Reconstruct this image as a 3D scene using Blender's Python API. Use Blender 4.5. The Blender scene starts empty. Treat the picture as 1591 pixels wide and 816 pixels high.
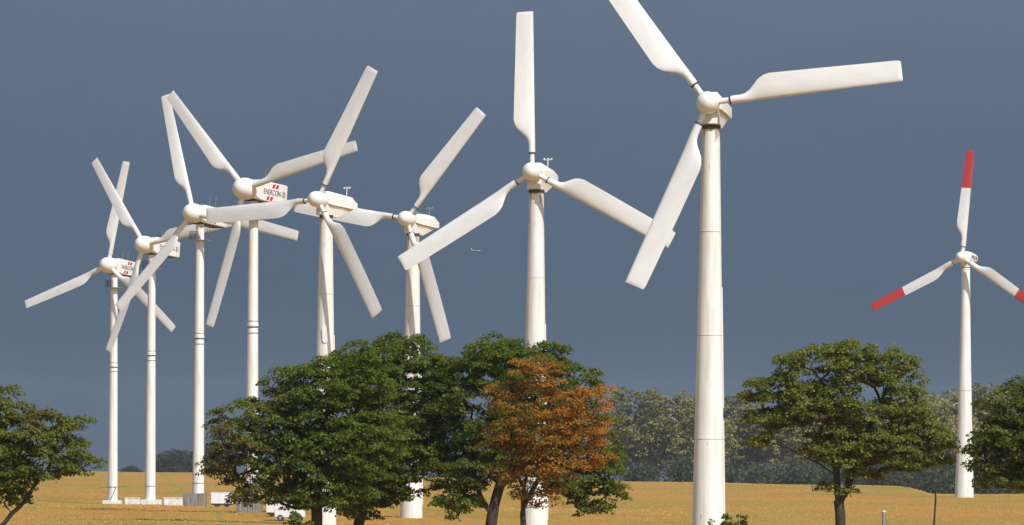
import bpy, bmesh, math, random
import numpy as np
from mathutils import Matrix, Vector, Euler
from mathutils import noise as mnoise

R = math.radians
SC = bpy.context.scene
COL = SC.collection
random.seed(7)

# ------------------------------------------------------------------ camera
FPX, CX, CY, YH = 8840.0, 795.5, 408.0, 700.0      # photograph-pixel focal length, centre, horizon row
ROLL = R(0.4)
HC = 8.2                                           # camera height above the far field
cam_d = bpy.data.cameras.new('camera')
cam_d.sensor_width = 36.0
cam_d.lens = FPX / 1591.0 * 36.0
cam_d.shift_y = (YH - CY) / 1591.0
cam_d.clip_start = 0.5
cam_d.clip_end = 60000.0
cam = bpy.data.objects.new('camera', cam_d)
COL.objects.link(cam)
cam.location = (0, 0, HC)
cam.rotation_euler = (Matrix.Rotation(R(90), 3, 'X') @ Matrix.Rotation(ROLL, 3, 'Z')).to_euler()
SC.camera = cam

def at(px, py, d):
    """world point seen at photograph pixel (px, py) at distance d"""
    u, v = px - CX, YH - py
    c, s = math.cos(ROLL), math.sin(ROLL)
    return Vector(((u * c - v * s) * d / FPX, d, HC + (u * s + v * c) * d / FPX))

# ------------------------------------------------------------------ sky, sun, exposure
SUN_EL, SUN_AZ = R(47), R(144)                     # azimuth from +Y towards +X
w = bpy.data.worlds.new('World')
SC.world = w
w.use_nodes = True
nt = w.node_tree
nt.nodes.clear()
N = nt.nodes.new
out = N('ShaderNodeOutputWorld')
sky = N('ShaderNodeTexSky'); sky.sky_type = 'NISHITA'; sky.sun_disc = False
sky.sun_elevation = SUN_EL; sky.sun_rotation = SUN_AZ
bg_sky = N('ShaderNodeBackground'); bg_sky.inputs['Strength'].default_value = 0.11
nt.links.new(sky.outputs[0], bg_sky.inputs['Color'])
tc = N('ShaderNodeTexCoord')
sep = N('ShaderNodeSeparateXYZ'); nt.links.new(tc.outputs['Generated'], sep.inputs[0])
# the storm front stands over the whole forward half of the sky
mask = N('ShaderNodeMapRange'); mask.interpolation_type = 'SMOOTHSTEP'
mask.inputs['From Min'].default_value = -0.35; mask.inputs['From Max'].default_value = 0.25
nt.links.new(sep.outputs['Y'], mask.inputs['Value'])
mp = N('ShaderNodeMapping'); mp.inputs['Scale'].default_value = (1.0, 1.0, 2.2)
nt.links.new(tc.outputs['Generated'], mp.inputs[0])
nz = N('ShaderNodeTexNoise'); nz.inputs['Scale'].default_value = 14.0; nz.inputs['Detail'].default_value = 5.0
nt.links.new(mp.outputs[0], nz.inputs['Vector'])
grad = N('ShaderNodeMapRange'); grad.inputs['From Min'].default_value = -0.01; grad.inputs['From Max'].default_value = 0.09; grad.inputs['To Max'].default_value = 0.8
nt.links.new(sep.outputs['Z'], grad.inputs['Value'])
add = N('ShaderNodeMath'); add.operation = 'MULTIPLY_ADD'
nt.links.new(nz.outputs['Fac'], add.inputs[0]); add.inputs[1].default_value = 0.30
nt.links.new(grad.outputs[0], add.inputs[2])
ramp = N('ShaderNodeValToRGB')
ramp.color_ramp.elements[0].position = 0.12; ramp.color_ramp.elements[0].color = (0.042, 0.080, 0.129, 1)
ramp.color_ramp.elements[1].position = 0.95; ramp.color_ramp.elements[1].color = (0.128, 0.173, 0.250, 1)
nt.links.new(add.outputs[0], ramp.inputs['Fac'])
bg_cl = N('ShaderNodeBackground'); bg_cl.inputs['Strength'].default_value = 1.0
nt.links.new(ramp.outputs['Color'], bg_cl.inputs['Color'])
mx = N('ShaderNodeMixShader')
nt.links.new(mask.outputs[0], mx.inputs[0])
nt.links.new(bg_sky.outputs[0], mx.inputs[1]); nt.links.new(bg_cl.outputs[0], mx.inputs[2])
nt.links.new(mx.outputs[0], out.inputs[0])

sd = bpy.data.lights.new('sun', 'SUN')
sd.energy = 4.6; sd.angle = R(0.5); sd.color = (1.0, 0.965, 0.915)
sun = bpy.data.objects.new('sun', sd); COL.objects.link(sun)
sdir = Vector((math.sin(SUN_AZ) * math.cos(SUN_EL), math.cos(SUN_AZ) * math.cos(SUN_EL), math.sin(SUN_EL)))
sun.rotation_euler = sdir.to_track_quat('Z', 'Y').to_euler()
sun.location = (0, 0, 200)

SC.view_settings.view_transform = 'Standard'
SC.view_settings.look = 'None'
SC.view_settings.exposure = 0.0
SC.view_settings.gamma = 1.0
SC.view_settings.use_curve_mapping = False

# ------------------------------------------------------------------ helpers
def tag(o, label=None, cat=None, group=None, kind=None):
    if label: o['label'] = label
    if cat: o['category'] = cat
    if group: o['group'] = group
    if kind: o['kind'] = kind
    return o

def empty(name, loc, rz=0.0):
    o = bpy.data.objects.new(name, None)
    o.empty_display_size = 0.5
    COL.objects.link(o)
    o.location = loc
    o.rotation_euler = (0, 0, rz)
    return o

def link(name, me, parent=None, loc=(0, 0, 0), rot=None):
    o = bpy.data.objects.new(name, me)
    COL.objects.link(o)
    if parent is not None: o.parent = parent
    o.location = loc
    if rot is not None: o.rotation_euler = rot
    return o

class MB:
    """collects shapes into one mesh"""
    def __init__(self): self.v = []; self.f = []
    def add(self, vs, fs):
        b = len(self.v)
        self.v += [tuple(p) for p in vs]
        self.f += [tuple(b + i for i in q) for q in fs]
        return self
    def box(self, x0, x1, y0, y1, z0, z1):
        vs = [(x, y, z) for z in (z0, z1) for y in (y0, y1) for x in (x0, x1)]
        return self.add(vs, [(0, 2, 3, 1), (4, 5, 7, 6), (0, 1, 5, 4), (2, 6, 7, 3), (0, 4, 6, 2), (1, 3, 7, 5)])
    def tube(self, pts, rad, n=6, caps=True):
        pts = [Vector(p) for p in pts]
        if not isinstance(rad, (list, tuple)): rad = [rad] * len(pts)
        vs, fs = [], []
        u = None
        for i, p in enumerate(pts):
            t = (pts[min(i + 1, len(pts) - 1)] - pts[max(i - 1, 0)])
            t = t.normalized() if t.length > 1e-9 else Vector((0, 0, 1))
            if u is None:
                u = t.orthogonal().normalized()
            else:
                u = (u - t * u.dot(t))
                u = u.normalized() if u.length > 1e-6 else t.orthogonal().normalized()
            wv = t.cross(u)
            for k in range(n):
                a = 2 * math.pi * k / n
                vs.append(p + (u * math.cos(a) + wv * math.sin(a)) * rad[i])
        for i in range(len(pts) - 1):
            for k in range(n):
                fs.append((i * n + k, i * n + (k + 1) % n, (i + 1) * n + (k + 1) % n, (i + 1) * n + k))
        if caps:
            fs.append(tuple(range(n - 1, -1, -1)))
            m = (len(pts) - 1) * n
            fs.append(tuple(m + k for k in range(n)))
        return self.add(vs, fs)
    def lathe(self, prof, n=24, axis='Z', caps=True):
        """prof: list of (r, h)"""
        vs, fs = [], []
        for r, h in prof:
            for k in range(n):
                a = 2 * math.pi * k / n
                c, s = r * math.cos(a), r * math.sin(a)
                vs.append((c, s, h) if axis == 'Z' else (c, h, -s) if axis == 'Y' else (h, c, s))
        for i in range(len(prof) - 1):
            for k in range(n):
                fs.append((i * n + k, i * n + (k + 1) % n, (i + 1) * n + (k + 1) % n, (i + 1) * n + k))
        if caps:
            fs.append(tuple(range(n - 1, -1, -1)))
            m = (len(prof) - 1) * n
            fs.append(tuple(m + k for k in range(n)))
        return self.add(vs, fs)
    def loft(self, rings, caps=True):
        n = len(rings[0]); vs = [p for r in rings for p in r]; fs = []
        for i in range(len(rings) - 1):
            for k in range(n):
                fs.append((i * n + k, i * n + (k + 1) % n, (i + 1) * n + (k + 1) % n, (i + 1) * n + k))
        if caps:
            fs.append(tuple(range(n - 1, -1, -1)))
            m = (len(rings) - 1) * n
            fs.append(tuple(m + k for k in range(n)))
        return self.add(vs, fs)
    def mesh(self, name, mat, smooth=None, bevel=0.0):
        me = bpy.data.meshes.new(name)
        me.from_pydata(self.v, [], self.f)
        bm = bmesh.new(); bm.from_mesh(me)
        bmesh.ops.recalc_face_normals(bm, faces=bm.faces)
        if bevel > 0:
            es = [e for e in bm.edges if len(e.link_faces) == 2 and e.calc_face_angle(0) > 0.5]
            bmesh.ops.bevel(bm, geom=es, offset=bevel, segments=2, affect='EDGES', clamp_overlap=True)
        if smooth is not None:
            for f in bm.faces: f.smooth = True
            for e in bm.edges:
                if len(e.link_faces) == 2 and e.calc_face_angle(0) > R(smooth): e.smooth = False
        bm.to_mesh(me); bm.free()
        me.materials.append(mat)
        return me

# ------------------------------------------------------------------ materials
def mat(name):
    m = bpy.data.materials.new(name); m.use_nodes = True
    t = m.node_tree
    return m, t, t.nodes['Principled BSDF'], t.nodes['Material Output']

def noise(t, scale, detail=4, vec=None, mscale=None, rough=0.55, coord='Object'):
    n = t.nodes.new('ShaderNodeTexNoise')
    n.inputs['Scale'].default_value = scale; n.inputs['Detail'].default_value = detail
    n.inputs['Roughness'].default_value = rough
    c = t.nodes.new('ShaderNodeTexCoord')
    src = c.outputs[coord]
    if mscale:
        mp = t.nodes.new('ShaderNodeMapping'); mp.inputs['Scale'].default_value = mscale
        t.links.new(src, mp.inputs[0]); src = mp.outputs[0]
    t.links.new(src, n.inputs['Vector'])
    return n

def cramp(t, src, stops):
    r = t.nodes.new('ShaderNodeValToRGB')
    e = r.color_ramp.elements
    while len(e) < len(stops): e.new(0.5)
    for i, (p, c) in enumerate(stops):
        e[i].position = p; e[i].color = (*c, 1) if len(c) == 3 else c
    t.links.new(src, r.inputs['Fac'])
    return r

def mixc(t, fac, a, b, mode='MIX'):
    m = t.nodes.new('ShaderNodeMix'); m.data_type = 'RGBA'; m.blend_type = mode
    for s, v in ((m.inputs[0], fac), (m.inputs[6], a), (m.inputs[7], b)):
        if isinstance(v, (int, float)): s.default_value = v
        elif isinstance(v, tuple): s.default_value = (*v, 1) if len(v) == 3 else v
        else: t.links.new(v, s)
    return m.outputs[2]

def bump(t, bs, src, strength, dist=0.02):
    b = t.nodes.new('ShaderNodeBump'); b.inputs['Strength'].default_value = strength; b.inputs['Distance'].default_value = dist
    t.links.new(src, b.inputs['Height']); t.links.new(b.outputs[0], bs.inputs['Normal'])

def simple(name, col, rough=0.5, metal=0.0, var=0.12, scale=3.0):
    m, t, b, o = mat(name)
    n = noise(t, scale, 5)
    dark = tuple(c * (1 - var) for c in col); lite = tuple(min(1, c * (1 + var * 0.6)) for c in col)
    r = cramp(t, n.outputs['Fac'], [(0.3, dark), (0.7, lite)])
    t.links.new(r.outputs[0], b.inputs['Base Color'])
    b.inputs['Roughness'].default_value = rough; b.inputs['Metallic'].default_value = metal
    return m

WHITE = (0.81, 0.80, 0.775)
M_steel = None
def tower_mat(name, rust_h=None):
    m, t, b, o = mat(name)
    n1 = noise(t, 1.0, 5, mscale=(2.2, 2.2, 0.16))
    c = cramp(t, n1.outputs['Fac'], [(0.26, (0.58, 0.55, 0.51)), (0.47, (0.76, 0.74, 0.70)), (0.6, WHITE), (0.9, (0.84, 0.83, 0.81))]).outputs[0]
    n2 = noise(t, 0.35, 3)
    c = mixc(t, cramp(t, n2.outputs['Fac'], [(0.45, (0, 0, 0)), (0.75, (0.35,) * 3)]).outputs[0], c, (0.66, 0.62, 0.55))
    if rust_h:                                              # rust washed down from the yaw ring in streaks
        tc = t.nodes.new('ShaderNodeTexCoord'); sp = t.nodes.new('ShaderNodeSeparateXYZ')
        t.links.new(tc.outputs['Object'], sp.inputs[0])
        mr = t.nodes.new('ShaderNodeMapRange'); mr.inputs['From Min'].default_value = rust_h - 2.6; mr.inputs['From Max'].default_value = rust_h
        t.links.new(sp.outputs['Z'], mr.inputs['Value'])
        n3 = noise(t, 2.4, 3, mscale=(1.5, 1.5, 0.22))
        ad = t.nodes.new('ShaderNodeMath'); ad.operation = 'MULTIPLY_ADD'
        t.links.new(mr.outputs[0], ad.inputs[0]); ad.inputs[1].default_value = 0.34
        t.links.new(n3.outputs['Fac'], ad.inputs[2])
        f = cramp(t, ad.outputs[0], [(0.80, (0, 0, 0)), (0.88, (0.7,) * 3)]).outputs[0]
        c = mixc(t, f, c, (0.20, 0.105, 0.045))
        # small bolt-hole drips scattered down the shaft
        n4 = noise(t, 5.0, 1, mscale=(1, 1, 0.25))
        f2 = cramp(t, n4.outputs['Fac'], [(0.76, (0, 0, 0)), (0.78, (0.5,) * 3)]).outputs[0]
        c = mixc(t, f2, c, (0.22, 0.15, 0.09))
    t.links.new(c, b.inputs['Base Color'])
    b.inputs['Roughness'].default_value = 0.5
    return m

def paint_mat(name, col, rough=0.38):
    m, t, b, o = mat(name)
    n = noise(t, 0.7, 5, mscale=(1.4, 1.4, 0.5))
    c = cramp(t, n.outputs['Fac'], [(0.3, tuple(x * 0.90 for x in col)), (0.65, col)]).outputs[0]
    n2 = noise(t, 6, 3)
    c = mixc(t, cramp(t, n2.outputs['Fac'], [(0.62, (0, 0, 0)), (0.8, (0.22,) * 3)]).outputs[0], c, tuple(x * q for x, q in zip(col, (0.72, 0.66, 0.55))))
    if name == 'white_blade':
        tc = t.nodes.new('ShaderNodeTexCoord'); sp = t.nodes.new('ShaderNodeSeparateXYZ'); t.links.new(tc.outputs['Object'], sp.inputs[0])
        n3 = noise(t, 3.0, 4, mscale=(1, 1, 0.5))
        ad = t.nodes.new('ShaderNodeMath'); ad.operation = 'MULTIPLY_ADD'; t.links.new(n3.outputs['Fac'], ad.inputs[0]); ad.inputs[1].default_value = 0.35; t.links.new(sp.outputs['X'], ad.inputs[2])
        c = mixc(t, cramp(t, ad.outputs[0], [(0.28, (0, 0, 0)), (0.50, (0.55,) * 3)]).outputs[0], c, (0.50, 0.47, 0.42))
    t.links.new(c, b.inputs['Base Color'])
    b.inputs['Roughness'].default_value = rough
    return m

M_tower_slim = tower_mat('white_steel_tower')
M_tower_stout = tower_mat('white_concrete_tower', 31.6)
M_nacelle = paint_mat('white_nacelle', (0.80, 0.78, 0.74))
M_blade = paint_mat('white_blade', (0.80, 0.79, 0.77), 0.32)
M_red = paint_mat('red_paint', (0.50, 0.035, 0.03))
M_letter = simple('grey_lettering', (0.13, 0.13, 0.14), 0.5)
M_dark = simple('dark_seal', (0.035, 0.035, 0.04), 0.7)
M_grey = simple('galvanised_steel', (0.30, 0.31, 0.32), 0.5, 0.5)
M_rail = simple('grey_rail', (0.10, 0.105, 0.11), 0.5, 0.3)
M_joint = simple('grey_joint', (0.42, 0.40, 0.37), 0.8)
M_rust = simple('rusty_ring', (0.21, 0.10, 0.045), 0.8, 0, 0.4, 5)
M_plinth_w = simple('whitewashed_concrete', (0.72, 0.70, 0.66), 0.8, 0, 0.25, 1.5)
M_glass = simple('dark_blue_glass', (0.02, 0.05, 0.10), 0.12)
M_tyre = simple('tyre_rubber', (0.02, 0.02, 0.02), 0.8)
M_vanwhite = paint_mat('white_van_paint', (0.78, 0.79, 0.80), 0.3)
M_bluevan = paint_mat('blue_tarp', (0.03, 0.08, 0.16), 0.5)
M_plane = simple('hazed_aircraft_skin', (0.34, 0.36, 0.39), 0.5)  # bluish grey of distance haze is put into the skin colour

def wood_plinth_mat():
    m, t, b, o = mat('weathered_board')
    n = noise(t, 2.0, 5, mscale=(3, 3, 0.4))
    c = cramp(t, n.outputs['Fac'], [(0.3, (0.13, 0.115, 0.10)), (0.55, (0.25, 0.225, 0.195)), (0.8, (0.34, 0.31, 0.27))]).outputs[0]
    t.links.new(c, b.inputs['Base Color']); b.inputs['Roughness'].default_value = 0.85
    return m
M_board = wood_plinth_mat()

def bark_mat(name, c0, c1):
    m, t, b, o = mat(name)
    n = noise(t, 7.0, 6, mscale=(2.0, 2.0, 0.35))
    c = cramp(t, n.outputs['Fac'], [(0.32, c0), (0.72, c1)]).outputs[0]
    t.links.new(c, b.inputs['Base Color']); b.inputs['Roughness'].default_value = 0.9
    bump(t, b, n.outputs['Fac'], 0.6, 0.03)
    return m
M_bark = bark_mat('dark_bark', (0.020, 0.015, 0.011), (0.070, 0.054, 0.040))
M_bark_pale = bark_mat('pale_bark', (0.06, 0.055, 0.045), (0.17, 0.15, 0.12))

def leaf_mat(name, stops, gloss=0.42, transl=0.3, tcol=(0.12, 0.19, 0.03)):
    """colour by the leaf's own tint attribute plus a little random change from leaf to leaf"""
    m, t, b, o = mat(name)
    a = t.nodes.new('ShaderNodeAttribute'); a.attribute_name = 'tint'
    c = cramp(t, a.outputs['Fac'], stops).outputs[0]
    t.links.new(c, b.inputs['Base Color'])
    b.inputs['Roughness'].default_value = gloss
    b.inputs['Specular IOR Level'].default_value = 0.22
    tr = t.nodes.new('ShaderNodeBsdfTranslucent')
    t.links.new(mixc(t, 0.6, c, tcol), tr.inputs['Color'])
    ms = t.nodes.new('ShaderNodeMixShader'); ms.inputs[0].default_value = transl
    t.links.new(b.outputs[0], ms.inputs[1]); t.links.new(tr.outputs[0], ms.inputs[2])
    t.links.new(ms.outputs[0], o.inputs['Surface'])
    return m
# tint 0..0.6 = greens, 0.6..1 = turning brown
GREENS = [(0.0, (0.040, 0.072, 0.008)), (0.3, (0.108, 0.150, 0.015)), (0.55, (0.185, 0.225, 0.036)), (0.72, (0.165, 0.145, 0.038)), (1.0, (0.180, 0.120, 0.058))]
M_leaf = leaf_mat('maple_leaf', GREENS, 0.5, 0.48, (0.24, 0.30, 0.02))
M_leaf_y = leaf_mat('yellow_green_leaf', [(0.0, (0.036, 0.062, 0.008)), (0.35, (0.125, 0.158, 0.022)), (0.65, (0.235, 0.250, 0.055)), (1.0, (0.30, 0.275, 0.080))], 0.5, 0.46, (0.28, 0.32, 0.03))
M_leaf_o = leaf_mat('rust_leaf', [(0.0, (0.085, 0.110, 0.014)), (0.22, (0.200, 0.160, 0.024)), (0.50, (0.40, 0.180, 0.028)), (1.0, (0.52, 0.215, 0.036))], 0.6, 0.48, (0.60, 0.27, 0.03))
M_leaf_f = leaf_mat('grey_green_leaf', [(0.0, (0.075, 0.088, 0.020)), (0.5, (0.235, 0.222, 0.062)), (1.0, (0.40, 0.365, 0.155))], 0.6, 0.3, (0.20, 0.22, 0.06))
M_leaf_d = leaf_mat('dark_far_leaf', [(0.0, (0.024, 0.034, 0.014)), (1.0, (0.072, 0.078, 0.028))], 0.6, 0.15)
M_crop = leaf_mat('ripe_ear', [(0.0, (0.320, 0.255, 0.052)), (0.4, (0.430, 0.275, 0.060)), (0.7, (0.490, 0.245, 0.060)), (1.0, (0.520, 0.320, 0.105))], 0.8, 0.15, (0.45, 0.30, 0.07))

def field_mat():
    m, t, b, o = mat('ripe_field')
    big = noise(t, 0.035, 6, mscale=(0.5, 0.16, 1), rough=0.62)
    fine = noise(t, 0.5, 6, mscale=(0.8, 0.09, 1), rough=0.7)
    streak = noise(t, 0.085, 5, mscale=(0.35, 0.11, 1), rough=0.65)
    tiny = noise(t, 2.2, 4, mscale=(1, 0.2, 1), rough=0.7)
    gold = cramp(t, big.outputs['Fac'], [(0.30, (0.310, 0.225, 0.046)), (0.45, (0.410, 0.255, 0.054)), (0.55, (0.480, 0.235, 0.058)), (0.68, (0.480, 0.275, 0.080))]).outputs[0]
    f = cramp(t, streak.outputs['Fac'], [(0.48, (0, 0, 0)), (0.64, (0.85,) * 3)]).outputs[0]
    c = mixc(t, f, gold, (0.300, 0.235, 0.055))
    c = mixc(t, cramp(t, fine.outputs['Fac'], [(0.35, (0.5,) * 3), (0.65, (0, 0, 0))]).outputs[0], c, (0.72, 0.70, 0.60), 'MULTIPLY')
    c = mixc(t, cramp(t, tiny.outputs['Fac'], [(0.38, (0.6,) * 3), (0.62, (0, 0, 0))]).outputs[0], c, (0.70, 0.68, 0.55), 'MULTIPLY')
    # greener wheel track running down the far left slope
    tc = t.nodes.new('ShaderNodeTexCoord')
    dx, dy = -109.0 + 58.0, 1778.0 - 1014.0
    L = math.hypot(dx, dy); nx, ny = dy / L, -dx / L
    dp = t.nodes.new('ShaderNodeVectorMath'); dp.operation = 'DOT_PRODUCT'
    t.links.new(tc.outputs['Object'], dp.inputs[0]); dp.inputs[1].default_value = (nx, ny, 0)
    wob = t.nodes.new('ShaderNodeMath'); wob.operation = 'MULTIPLY_ADD'
    t.links.new(big.outputs['Fac'], wob.inputs[0]); wob.inputs[1].default_value = 2.0; t.links.new(dp.outputs['Value'], wob.inputs[2])
    su = t.nodes.new('ShaderNodeMath'); su.operation = 'SUBTRACT'; t.links.new(wob.outputs[0], su.inputs[0]); su.inputs[1].default_value = nx * -58.0 + ny * 1014.0 + 1.0
    ab = t.nodes.new('ShaderNodeMath'); ab.operation = 'ABSOLUTE'; t.links.new(su.outputs[0], ab.inputs[0])
    c = mixc(t, cramp(t, ab.outputs[0], [(0.0, (0.75,) * 3), (1.0, (0, 0, 0))]).outputs[0], c, (0.230, 0.215, 0.050))
    t.links.new(c, b.inputs['Base Color'])
    b.inputs['Roughness'].default_value = 0.95
    b.inputs['Specular IOR Level'].default_value = 0.1
    bump(t, b, tiny.outputs['Fac'], 0.5, 0.25)
    return m
M_field = field_mat()

# ------------------------------------------------------------------ ground
_near = [(0, 6.6), (60, 6.45), (120, 5.75), (180, 4.95), (221, 4.35), (300, 3.15), (400, 1.55), (480, 0.65), (560, 0.12), (640, 0.0), (1e6, 0.0)]
_nx = np.array([p[0] for p in _near]); _nz = np.array([p[1] for p in _near])
_cp = [(-900, 733), (0, 733), (320, 735), (700, 743), (960, 748.5), (1200, 753), (1340, 755), (1400, 757), (1425, 762), (1447, 767.5), (1591, 768.5), (2500, 769)]
_ct, _cd = [], []
for px, yc in _cp:
    u, v = px - CX, YH - yc
    _ct.append((u * math.cos(ROLL) - v * math.sin(ROLL)) / FPX)
    _cd.append(HC / -((u * math.sin(ROLL) + v * math.cos(ROLL)) / FPX))
_ct = np.array(_ct); _cd = np.array(_cd)
def ground(x, y):
    x = np.asarray(x, float); y = np.asarray(y, float)
    d = np.hypot(x, y)
    z = np.interp(d, _nx, _nz)
    tn = np.where(y > 1, x / np.maximum(y, 1), 9 * np.sign(x))
    dc = np.where(y > 1, np.interp(np.clip(tn, -0.3, 0.3), _ct, _cd), 1600)
    e = np.maximum(d - dc, 0)
    z = z - np.where(e < 80, e * e * 0.014 / 160, 0.014 * e - 0.56) * np.where(e > 6000, (6000 + (e - 6000) * 0.3) / np.maximum(e, 1), 1)
    z = z + 1.0 * np.exp(-(((x + 36) / 60) ** 2 + ((y - 700) / 80) ** 2))
    z = z - 0.62 * np.exp(-(((x + 64) / 22) ** 2 + ((y - 885) / 60) ** 2))
    z = z + 0.22 * np.exp(-((d - 760) / 70) ** 2) * np.sin(x / 31.0) * (d > 300)
    k = np.clip((d - 250) / 400, 0, 1)
    z = z + k * (0.10 * np.sin(x / 19.0 + y / 47.0) + 0.08 * np.sin(x / 7.3 - y / 83.0))
    return z
def gz(x, y): return float(ground(x, y))

def build_ground():
    th = np.concatenate([np.linspace(-math.pi, -0.16, 50)[:-1], np.linspace(-0.16, 0.16, 221), np.linspace(0.16, math.pi, 50)[1:-1]])
    rr = np.concatenate([[0.0], np.geomspace(1.5, 400, 60), np.linspace(410, 2300, 240), np.geomspace(2400, 4500, 16)])
    nth, nr = len(th), len(rr)
    X = rr[:, None] * np.sin(th)[None]; Y = rr[:, None] * np.cos(th)[None]
    Z = ground(X, Y)
    v = np.stack([X, Y, Z], -1).reshape(-1, 3)
    fs = []
    for i in range(nr - 1):
        for k in range(nth):
            k2 = (k + 1) % nth
            fs.append((i * nth + k, i * nth + k2, (i + 1) * nth + k2, (i + 1) * nth + k))
    me = bpy.data.meshes.new('field')
    me.from_pydata(v.tolist(), [], fs)
    bm = bmesh.new(); bm.from_mesh(me)
    bmesh.ops.remove_doubles(bm, verts=bm.verts[:nth * 1], dist=1e-5)
    bmesh.ops.recalc_face_normals(bm, faces=bm.faces)
    for f in bm.faces: f.smooth = True
    bm.to_mesh(me); bm.free()
    me.materials.append(M_field)
    if me.polygons[len(me.polygons) // 2].normal.z < 0: me.flip_normals()
    tag(link('field', me), kind='structure')
build_ground()

# ------------------------------------------------------------------ wind turbines
TILT = R(5)
def blade_sections(Rt, r0, neck_r, root_r, chord, tip_chord, n=18):
    """span along +Z, leading edge +X, thickness Y"""
    st = [(r0 + 0.9, root_r, 0), (Rt * 0.17, root_r * 1.02, 0.05), (Rt * 0.195, 0, 0.22), (Rt * 0.22, 0, 0.46), (Rt * 0.245, 0, 0.70), (Rt * 0.27, 0, 0.87), (Rt * 0.30, 0, 0.965), (Rt * 0.33, 0, 1.0)]
    st += [(Rt * f, 0, 1.0) for f in (0.36, 0.45, 0.55, 0.65, 0.75, 0.85, 0.93, 0.975, 0.995, 1.0)]
    rings = []
    for r, rad, k in st:
        f = r / Rt
        if k == 1.0:
            g = (f - 0.33) / 0.67
            ch = chord * (1 - g) + tip_chord * g
            if f >= 0.995: ch *= 0.97 if f < 1 else 0.93
        else:
            ch = 2 * root_r * (1 - k) + chord * k
        tw = R(20) * max(0.0, 1 - f * 1.05) ** 1.3 * (k if k < 1 else 1) + R(2)
        thick = (0.24 * (1 - f) + 0.10) * ch
        ring = []
        for i in range(n):
            a = 2 * math.pi * i / n
            cxc, cyc = math.cos(a), math.sin(a)
            # circle
            xc, yc = root_r * cxc, root_r * cyc
            # airfoil: leading edge at +x, quarter-chord at the root radius
            xa = (cxc * 0.5 + 0.5)
            t_ = 2.6 * (0.2969 * math.sqrt(max(0, 1 - xa)) - 0.126 * (1 - xa) - 0.3516 * (1 - xa) ** 2 + 0.2843 * (1 - xa) ** 3 - 0.1036 * (1 - xa) ** 4)
            ya = (1 if cyc >= 0 else -1) * t_ * thick * 1.9 * (1.0 if cyc >= 0 else 0.75)
            xq = root_r * 0.95 - ch * (1 - xa)
            X = xc * (1 - k) + xq * k; Y = yc * (1 - k) + ya * k
            if f == 1.0: Y *= 0.3
            ring.append((X * math.cos(tw) - Y * math.sin(tw), X * math.sin(tw) + Y * math.cos(tw), r))
        rings.append(ring)
    return rings

MESH = {}
def blade_mesh(key, Rt, r0, neck_r, root_r, chord, tip_chord):
    rings = blade_sections(Rt, r0, neck_r, root_r, chord, tip_chord)
    if key == 'tall':                               # red outer third is a piece of its own
        cut = [i for i, q in enumerate(rings) if q[0][2] >= Rt * 0.645][0]
        mb = MB().loft(rings[:cut + 1]); MESH[key, 'blade'] = mb.mesh('blade', M_blade, 50)
        MESH[key, 'tip'] = MB().loft(rings[cut:]).mesh('blade_tip', M_red, 50)
    else:
        MESH[key, 'blade'] = MB().loft(rings).mesh('blade', M_blade, 50)
    MESH[key, 'neck'] = MB().lathe([(neck_r, r0 * 0.3), (neck_r, r0 + 0.92)], 16).mesh('blade_neck', M_blade, 40)
    MESH[key, 'collar'] = MB().lathe([(root_r + 0.015, r0 + 0.84), (root_r + 0.02, r0 + 0.86), (root_r + 0.02, r0 + 0.93), (root_r + 0.012, r0 + 0.95)], 16).mesh('root_collar', M_dark if key != 'slim' else M_blade, 40)
blade_mesh('slim', 16.5, 0.95, 0.34, 0.36, 1.75, 1.30)
blade_mesh('stout', 15.0, 0.85, 0.225, 0.31, 1.95, 1.60)
blade_mesh('tall', 20.0, 1.1, 0.40, 0.50, 2.05, 1.55)

def rr_section(hw, z0, z1, ch, y):
    """box section with chamfered corners"""
    return [(hw, y, z0 + ch), (hw, y, z1 - ch), (hw - ch, y, z1), (-hw + ch, y, z1), (-hw, y, z1 - ch), (-hw, y, z0 + ch), (-hw + ch, y, z0), (hw - ch, y, z0)]

def text_mesh(s, size, mat_, depth=0.012):
    cu = bpy.data.curves.new('lettering', 'FONT')
    cu.body = s; cu.size = size; cu.extrude = depth; cu.align_x = 'LEFT'; cu.space_character = 1.05; cu.resolution_u = 3
    o = bpy.data.objects.new('lettering', cu); COL.objects.link(o)
    dg = bpy.context.evaluated_depsgraph_get()
    me = bpy.data.meshes.new_from_object(o.evaluated_get(dg))
    bpy.data.objects.remove(o); bpy.data.curves.remove(cu)
    me.materials.clear(); me.materials.append(mat_)
    xs = np.array([v.co[:] for v in me.vertices])
    return me, xs[:, 0].max() - xs[:, 0].min(), xs[:, 1].max()

# slim type: box nacelle with lettering, big nose
SL_OVER = 1.75
MESH['slim', 'hub'] = MB().lathe([(0.03, -1.62), (0.34, -1.56), (0.66, -1.40), (0.93, -1.12), (1.13, -0.72), (1.25, -0.25), (1.28, 0.20), (1.24, 0.70), (1.16, 0.98), (0.9, 1.0)], 32, 'Y').mesh('hub', M_nacelle, 50)
rings = [rr_section(1.02, -1.02, 1.02, 0.30, 1.03), rr_section(1.10, -1.14, 1.14, 0.16, 1.5), rr_section(1.14, -1.18, 1.18, 0.10, 2.2),
         rr_section(1.12, -1.16, 1.16, 0.09, 6.6), rr_section(1.04, -1.10, 1.08, 0.09, 6.8)]
MESH['slim', 'nacelle'] = MB().loft(rings).mesh('nacelle', M_nacelle, 30)
MESH['slim', 'vent'] = MB().box(-0.5, 0.5, 2.0, 3.3, 1.185, 1.33).box(-0.35, 0.35, 4.1, 4.9, 1.185, 1.31).mesh('roof_vent', M_nacelle, None, 0.03)
MESH['slim', 'under'] = MB().box(-0.95, 0.95, 1.2, 6.3, -1.235, -1.185).mesh('underside_plate', M_dark)
MESH['slim', 'seam'] = MB().box(1.138, 1.146, 1.98, 2.02, -1.08, 1.08).mesh('panel_seam', M_joint)
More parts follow.
